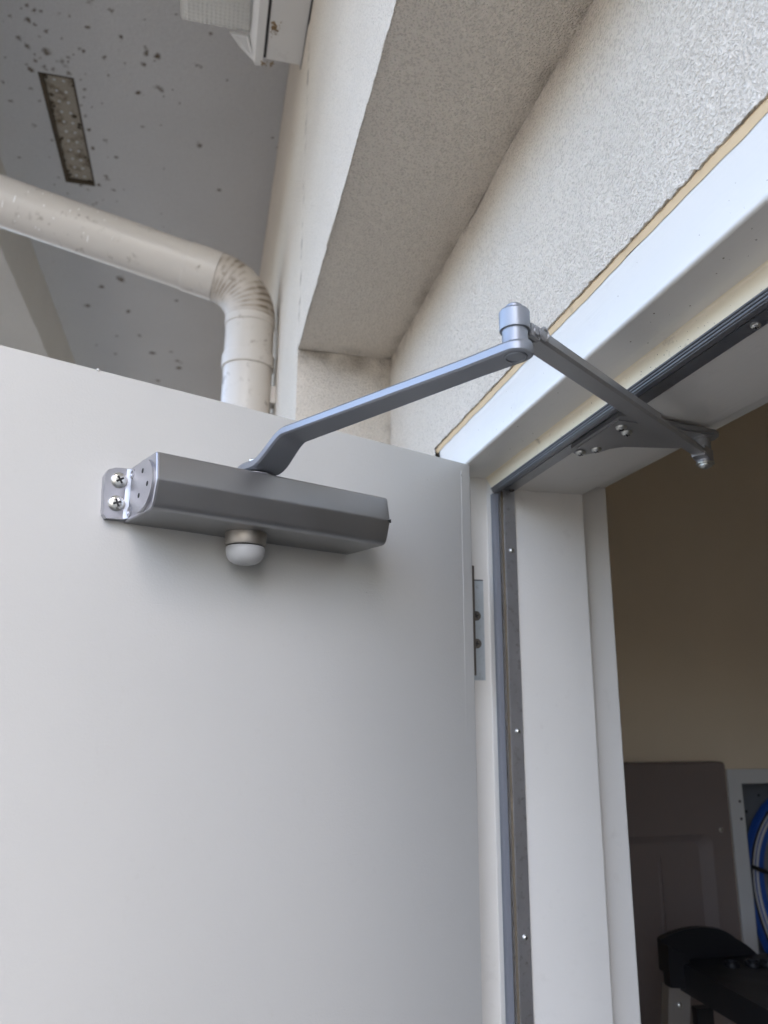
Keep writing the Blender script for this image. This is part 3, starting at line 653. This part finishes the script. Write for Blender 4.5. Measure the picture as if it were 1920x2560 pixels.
# washer and main arm
SU, SN = 0.3065, 0.0400
bm = bmesh.new(); lathe(bm, [(0.0165, 0), (0.0165, 0.0042), (0.0150, 0.0048)], D(SU, SN, ZU), (0, 0, 1), 36); link('pinion_washer', bm, M_CAST, cl, 40)
EL = (0.2655, 0.3230); ZA = 0.2200; TK = 0.0082
ax = Vector((EL[0]-SU, EL[1]-SN)); LA = ax.length; ax /= LA; pz = Vector((-ax.y, ax.x))
def AP(a, w, z):  # along the arm, across it, height
    return D(SU+ax.x*a+pz.x*w, SN+ax.y*a+pz.y*w, z)
def sm(t_): t_ = max(0, min(1, t_)); return t_*t_*(3-2*t_)
bm = bmesh.new(); rl = []; stations = [-0.0165+0.0165*(1-math.cos(math.pi/2*k/8)) for k in range(0, 9)] + [0.006, 0.012] + [0.012+0.046*k/16 for k in range(1, 17)] + [0.09, 0.13, 0.17, 0.21, 0.25, LA-0.004] + [LA + 0.0115*math.sin(math.pi/2*k/8) for k in range(0, 9)]
def zmid(a): return 0.1985 + TK/2 + (ZA-0.1985)*sm((a-0.014)/0.042)
def halfw(a):
    w = 0.0160 if a < 0.012 else (0.0160 + (0.0142-0.0160)*sm((a-0.012)/0.04))
    if a > 0.05: w = 0.0142 + (0.0106-0.0142)*(a-0.05)/(LA-0.03-0.05) if a < LA-0.03 else 0.0106 + 0.0009*sm((a-LA+0.03)/0.03)
    if a < 0: w = 0.0160*math.sqrt(max(0.0004, 1-(a/0.0166)**2))
    if a > LA: w = 0.0115*math.sqrt(max(0.0004, 1-((a-LA)/0.0116)**2))
    return w
for a in stations:
    e = 0.0015; z1 = zmid(a); dz = (zmid(a+e)-zmid(a-e))/(2*e); ln = math.hypot(1, dz); ta = (1/ln, dz/ln); nn = (-ta[1], ta[0]); w = halfw(a); h = TK/2
    b1 = min(0.0016, w*0.4); sec = [(-w, -h+b1*0.7), (-w+b1, -h), (w-b1, -h), (w, -h+b1*0.7), (w, h-b1*1.4), (w-b1*1.4, h), (-w+b1*1.4, h), (-w, h-b1*1.4)]
    rl.append([AP(a+nn[0]*q, p, z1+nn[1]*q) for p, q in sec])
rings(bm, rl); arm = link('main_arm', bm, M_ARM, cl, 30)
bm = bmesh.new(); lathe(bm, [(0.0058, 0), (0.0058, 0.0060), (0.0050, 0.0070)], AP(-0.002, 0, 0.1985+TK), (0, 0, 1), 6); link('pinion_screw', bm, M_ZINC, arm, 30)
bm = bmesh.new(); lathe(bm, [(0.0078, 0.0004), (0.0078, -0.0008), (0.0066, -0.0011), (0.0062, -0.0003)], AP(LA, 0, ZA), (0, 0, 1), 32); link('rivet', bm, M_ARM, arm, 40)
# elbow joint
E0 = AP(LA, 0, 0); E0.z = 0
def EP(z): return E0 + Vector((0, 0, ZC+z*DK))
bm = bmesh.new(); lathe(bm, [(0.0092, -0.001), (0.0088, 0.003), (0.0087, 0.0105)], EP(ZA+TK), (0, 0, 1), 36); link('elbow_post', bm, M_ARM, cl, 50)
bm = bmesh.new(); lathe(bm, [(0.0092, 0.0), (0.0102, 0.0004), (0.0104, 0.0015), (0.0104, 0.0135), (0.0096, 0.0148), (0.0060, 0.0150), (0.0059, 0.0182), (0.0048, 0.0194)], EP(ZA+TK+0.0100), (0, 0, 1), 36); link('elbow_cap', bm, M_ARM, cl, 22)
# forearm: sleeve, rod, fork, lug
SH = Vector((-0.6215, 0.4715, 0))
F0 = EP(0.2420); F1 = Vector((SH.x, SH.y, ZC+0.2375))
fd = (F1-F0).normalized(); fs = fd.cross(Vector((0, 0, 1))).normalized(); fu = fs.cross(fd).normalized(); LF = (F1-F0).length
def fbar(bm, a0, a1, w0, w1, h, off=0.0, crown=0.0022, st=8):
    rl = []
    for k in range(st+1):
        t_ = k/st; a = a0+(a1-a0)*t_; w = (w0+(w1-w0)*t_)/2
        sec = [(-w, -h/2+crown), (-w+crown*0.8, -h/2), (w-crown*0.8, -h/2), (w, -h/2+crown), (w, h/2-crown), (w-crown, h/2), (-w+crown, h/2), (-w, h/2-crown)]
        rl.append([F0+fd*a+fs*p+fu*(q+off) for p, q in sec])
    rings(bm, rl)
bm = bmesh.new(); fbar(bm, 0.019, 0.215, 0.0175, 0.0180, 0.0105); fa = link('forearm_sleeve', bm, M_SHOE, cl, 30)
bm = bmesh.new(); fbar(bm, 0.200, LF-0.006, 0.0150, 0.0135, 0.0070, 0.0003); rod = link('forearm_rod', bm, M_SHOE, cl, 30)
bm = bmesh.new()
for s in (-1, 1): 
    fbar2 = [(-0.0, -0.0045), (0.012, -0.0052), (0.012, 0.0052), (0.0, 0.0045)]
    prism(bm, [F0+fd*(0.0095+p)+fu*q+fs*(s*0.0055-0.0017) for p, q in fbar2], fs*0.0034)
lathe(bm, [(0.0030, -0.0085), (0.0034, -0.008), (0.0034, 0.008), (0.0030, 0.0085)], F0+fd*0.0150, fs, 18)
link('elbow_fork', bm, M_SHOE, cl, 40)
bm = bmesh.new(); lathe(bm, [(0.0052, 0), (0.0052, 0.0016), (0.0036, 0.0020), (0.0030, 0.0012)], F0+fd*0.0225+fs*0.0088, fs, 18); link('fork_pin', bm, M_SHOE, fa, 40)
# shoe bracket under the frame head
ZP = FZ-SD_-0.0030
plate = [(-0.6878, 0.3628), (-0.5928, 0.3630), (-0.5905, 0.3720), (-0.6040, 0.4360), (-0.6110, 0.4786), (-0.6170, 0.4869), (-0.6283, 0.4903), (-0.6400, 0.4860), (-0.6600, 0.4700), (-0.6696, 0.4134), (-0.6789, 0.4026), (-0.6909, 0.3977), (-0.7030, 0.3860), (-0.7045, 0.3775), (-0.6994, 0.3696)]
bm = bmesh.new(); prism(bm, [H(x, y, ZP-0.0042) for x, y in plate], (0, 0, 0.0042)); sp = link('shoe_bracket', bm, M_SHOE, cl, 30, 0.0008, 2)
bm = bmesh.new(); rib = [(-0.683, 0.3665), (-0.600, 0.3665), (-0.6065, 0.432), (-0.614, 0.478), (-0.630, 0.483), (-0.652, 0.466), (-0.662, 0.410)]
prism(bm, [H(x, y, ZP-0.0054) for x, y in rib], (0, 0, 0.0012)); link('bracket_boss', bm, M_SHOE, sp, 30, 0.001, 2)
for i, (x, y) in enumerate(((-0.6925, 0.3755), (-0.6790, 0.3865), (-0.6139, 0.3773), (-0.6255, 0.3900))): screw('screw', sp, H(x, y, ZP-0.0052), (0, 0, -1), 0.0053, 0.0040, rot=rnd.random()*1.5)
bm = bmesh.new(); lathe(bm, [(0.0085, 0), (0.0085, -0.003), (0.0070, -0.0032), (0.0070, -0.0150)], H(SH.x, SH.y, ZP-0.0040), (0, 0, 1), 28); link('shoe_post', bm, M_SHOE, cl, 40)
bm = bmesh.new(); lathe(bm, [(0.0074, 0.0045), (0.0080, 0.004), (0.0080, -0.0070), (0.0074, -0.0075)], H(SH.x, SH.y, 0.2375), (0, 0, 1), 28)
prism(bm, [F1-fd*0.017+fs*0.0066-fu*0.0045, F1+fs*0.0076-fu*0.0060, F1-fs*0.0076-fu*0.0060, F1-fd*0.017-fs*0.0066-fu*0.0045], fu*0.0100)
link('rod_lug', bm, M_CAST, cl, 40)
bm = bmesh.new(); lathe(bm, [(0.0086, 0), (0.0086, -0.0014), (0.0064, -0.0018), (0.0064, -0.0034), (0.0052, -0.0042), (0.0026, -0.0056), (0.0001, -0.0060)], H(SH.x, SH.y, 0.2298), (0, 0, 1), 24); link('shoe_screw', bm, M_ZINC, cl, 40)

# ---------------------------------------------------------------- room behind the doorway
XW, YBK, ZCL = -1.55, 3.0, 0.98
bm = bmesh.new(); box(bm, XW, 1.6, 0.5201, YBK, 0.002, 0.010); tag(link('room_floor', bm, M_FLOOR), 'grey concrete floor inside the room', 'floor', kind='structure')
bm = bmesh.new(); box(bm, XW-0.1, 1.7, 0.5005, YBK+0.1, ZC+ZCL, ZC+ZCL+0.1); tag(link('room_ceiling', bm, M_ROOMC), 'dim ceiling inside the room', 'ceiling', kind='structure')
BY0, BY1, BZ0, BZ1 = 1.182, 1.560, -0.64, -0.172      # opening of the cable enclosure
rw = thing('interior_wall', 'dim beige-brown wall inside the doorway', 'wall', (XW, 1.6, 0))
bm = bmesh.new()
for (a, b, c, d) in ((0.5201, BY0, 0.01, ZC+ZCL), (BY1, YBK, 0.01, ZC+ZCL), (BY0, BY1, 0.01, ZC+BZ0), (BY0, BY1, ZC+BZ1, ZC+ZCL)): box(bm, XW-0.1, XW, a, b, c, d)
link('side_wall', bm, M_ROOM, rw)
bm = bmesh.new(); box(bm, XW-0.1, 1.7, YBK, YBK+0.1, 0.01, ZC+ZCL); link('back_wall', bm, M_ROOM, rw)
bm = bmesh.new(); box(bm, 1.6, 1.7, 0.5201, YBK, 0.01, ZC+ZCL); link('side_wall', bm, M_ROOM, rw)
bm = bmesh.new()
box(bm, XW, FX0-0.051, 0.5005, 0.5200, 0.01, ZC+ZCL); box(bm, FX1+0.051, 1.6, 0.5005, 0.5200, 0.01, ZC+ZCL); box(bm, FX0-0.051, FX1+0.051, 0.5005, 0.5200, ZC+FZ+0.051, ZC+ZCL)
link('front_wall', bm, M_ROOM, rw)

# taupe moulded panel leaning on the side wall
pn = thing('plastic_panel', 'dark taupe moulded plastic panel standing against the interior wall', 'panel', (XW+0.02, 0.95, ZC-1.2))
PY0, PY1, PZ0, PZ1 = 0.66, 1.128, -1.80, -0.124
def rrect(y0, y1, z0, z1, r, n=5):
    pts = []
    for (cy, cz, a0) in ((y1-r, z1-r, 0), (y0+r, z1-r, 90), (y0+r, z0+r, 180), (y1-r, z0+r, 270)):
        for k in range(n+1): a = math.radians(a0+90*k/n); pts.append((cy+r*math.cos(a), cz+r*math.sin(a)))
    return pts
bm = bmesh.new(); X1 = XW+0.030
rl = []
for (ins, xx, r) in ((0.0, XW+0.001, 0.010), (0.0, X1-0.004, 0.010), (0.003, X1, 0.010)):
    rl.append([H(xx, y, z) for y, z in rrect(PY0+ins, PY1-ins, PZ0+ins, PZ1-ins, r)])
for (dy, dz, xx, r) in ((0.050, 0.145, X1, 0.022), (0.074, 0.162, X1-0.016, 0.018)):
    rl.append([H(xx, y, z) for y, z in rrect(PY0+dy, PY1-dy, PZ0+dz, PZ1-dz, r)])
rings(bm, rl); link('panel_body', bm, M_TAUPE, pn, 25)
bm = bmesh.new(); prism(bm, [H(X1-0.0158, 0.954, -0.31), H(X1-0.0158, 0.962, -0.31), H(X1-0.0120, 0.958, -0.31)], (0, 0, -1.2)); link('rib', bm, M_TAUPE, pn)
screw('screw', pn, H(X1, 1.101, -0.2617), (1, 0, 0), 0.0048, 0.003)

# white metal enclosure with a coil of blue cable
en = thing('cable_enclosure', 'white recessed metal enclosure in the interior wall', 'enclosure', (XW, 1.37, ZC-0.4))
bm = bmesh.new()
for (a, b, c, d) in ((BY0-0.034, BY0, BZ0-0.03, BZ1+0.03), (BY1, BY1+0.034, BZ0-0.03, BZ1+0.03), (BY0, BY1, BZ1, BZ1+0.03), (BY0, BY1, BZ0-0.03, BZ0)): box(bm, XW+0.0005, XW+0.005, a, b, c+ZC, d+ZC)
link('flange', bm, M_BOX, en)
bm = bmesh.new(); box(bm, XW-0.095, XW-0.093, BY0+0.0005, BY1-0.0005, ZC+BZ0+0.0005, ZC+BZ1-0.0005)
box(bm, XW-0.0925, XW+0.004, BY0+0.0005, BY0+0.002, ZC+BZ0+0.002, ZC+BZ1-0.002); box(bm, XW-0.0925, XW+0.004, BY1-0.002, BY1-0.0005, ZC+BZ0+0.002, ZC+BZ1-0.002)
box(bm, XW-0.0925, XW+0.004, BY0+0.0022, BY1-0.0022, ZC+BZ1-0.002, ZC+BZ1-0.0005); box(bm, XW-0.0925, XW+0.004, BY0+0.0022, BY1-0.0022, ZC+BZ0+0.0005, ZC+BZ0+0.002)
link('back_box', bm, M_BOXIN, en)
for z in (-0.209, -0.245): screw('screw', en, H(XW+0.005, 1.173, z), (1, 0, 0), 0.0030, 0.0008, M_DARK)
for (y, z) in ((1.262, -0.245), (1.30, -0.21)):
    bm = bmesh.new(); lathe(bm, [(0.003, 0), (0.003, 0.0006)], H(XW-0.0929, y, z), (1, 0, 0), 10); link('knockout', bm, M_DARK, en)
co = thing('cable_coil', 'coil of blue and white data cables tied with black inside the enclosure', 'cable', (XW-0.03, 1.37, ZC-0.40))
def loop(name, ry, rz, dx, mat, r=0.0032, ph=0.0, cy=1.372, cz=-0.395):
    bm = bmesh.new(); n = 64; pts = []
    for k in range(n+1):
        a = 2*math.pi*k/n
        w = 1+0.010*math.sin(3*a+ph)+0.006*math.sin(5*a+2*ph)
        pts.append(H(XW+dx+0.003*math.sin(2*a+ph), cy+ry*w*math.cos(a), cz+rz*w*math.sin(a)))
    tube(bm, pts, r, 8, False); return link(name, bm, mat, co, True)
order = ['b', 'k', 'w', 'b', 'w', 'b', 'b', 'b']                # outermost strand first
for i, c_ in enumerate(order):
    for j in range(3 if c_ == 'b' else 1):
        mat = {'b': M_BLUE, 'k': M_BLACK, 'w': M_WHITE}[c_]
        loop('cable', 0.183-0.0068*i-0.002*j, 0.218-0.0068*i-0.001*j, -0.010-0.003*i-0.009*j+rnd.uniform(-0.001, 0.001), mat, 0.0036 if c_ == 'b' else 0.0044, 0.25*j+0.05*i)
bm = bmesh.new(); tube(bm, [H(XW-0.010, 1.196, -0.345), H(XW-0.008, 1.215, -0.352), H(XW-0.008, 1.245, -0.362), H(XW-0.012, 1.29, -0.372), H(XW-0.02, 1.34, -0.38)], 0.0045, 8); link('tie', bm, M_BLACK, co, True)

# stepladder
ld = thing('stepladder', 'aluminium stepladder with black plastic top inside the room', 'ladder', (-1.05, 0.85, 0.01))
XE = -1.25
bm = bmesh.new()
arch = []
for k in range(25):
    t_ = k/24; y = 0.765+0.200*t_; zt_ = -0.378+0.014*math.sin(math.pi*min(1, t_/0.70))**0.8 - (0.055*((t_-0.55)/0.45)**2 if t_ > 0.55 else 0)
    arch.append((y, zt_))
poly = [H(XE, 0.765, -0.425)] + [H(XE, y, z) for y, z in arch] + [H(XE, 0.965, -0.455)]
prism(bm, poly, (0.012, 0, 0)); link('top_lip', bm, M_BLACK, ld, 30, 0.0015, 1)
bm = bmesh.new()
box(bm, XE+0.0125, -0.72, 0.790, 1.00, ZC-0.452, ZC-0.410)
link('top_cap', bm, M_BLACK, ld, 30, 0.004, 2)
bm = bmesh.new(); prism(bm, [H(XE-0.001, 0.7915, -0.386), H(XE-0.001, 0.7915, -0.440), H(XE-0.001, 0.812, -0.450), H(XE-0.001, 0.812, -0.380)], (-0.035, 0, 0)); prism(bm, [H(XE+0.0125, 0.7645, -0.382), H(XE+0.0125, 0.7645, -0.443), H(XE+0.0125, 0.802, -0.447), H(XE+0.0125, 0.802, -0.400)], (0.018, 0, 0)); link('rail_cover', bm, M_BLACK, ld, 30, 0.002, 1)
for i, (y, x) in enumerate(((0.862, -1.195), (0.897, -1.190), (0.922, -1.185))):
    bm = bmesh.new(); lathe(bm, [(0.0125, 0.0), (0.0125, 0.006), (0.0105, 0.006), (0.0105, 0.0005)], H(x, y, -0.4098), (0, 0, 1), 24); link('tool_hole', bm, M_BLACK, ld, 40)
def legm(x0, y0, z0, x1, y1, z1, wx, wy):
    bm = bmesh.new(); rings(bm, [[Vector((x+a*wx, y+b*wy, z)) for a, b in ((-1, -1), (1, -1), (1, 1), (-1, 1))] for x, y, z in ((x0, y0, z0), (x1, y1, z1))]); return bm
for nm, a in (('leg', (XE+0.008, 0.789, ZC-0.445, XE-0.12, 0.70, 0.012, 0.010, 0.020)), ('leg', (-0.73, 0.789, ZC-0.452, -0.62, 0.70, 0.012, 0.010, 0.020)), ('leg', (XE+0.03, 0.93, ZC-0.455, XE-0.08, 1.35, 0.012, 0.008, 0.016)), ('leg', (-0.74, 0.93, ZC-0.453, -0.64, 1.35, 0.012, 0.008, 0.016))):
    lg = link(nm, legm(*a), M_RAIL, ld, False, 0.002, 1)
    if a[0] == XE+0.008: screw('rivet', lg, (XE+0.0165, 0.7870, ZC-0.474), (1, -0.05, 0.05), 0.0045, 0.003, cross=False)
bm = bmesh.new(); box(bm, XE-0.010, XE+0.004, 0.8255, 0.8560, ZC-0.80, ZC-0.486); link('spreader', bm, M_BLACK, ld, 30, 0.003, 2)
for k in range(4):
    z = 0.28+0.28*k; f = 1-(z-0.012)/(ZC-0.457); x0 = XE+0.008-0.128*f; y = 0.789-0.089*f
    bm = bmesh.new(); box(bm, x0+0.012, -0.742+0.11*f, y-0.02, y+0.06, z, z+0.02); link('step', bm, M_RAIL, ld)
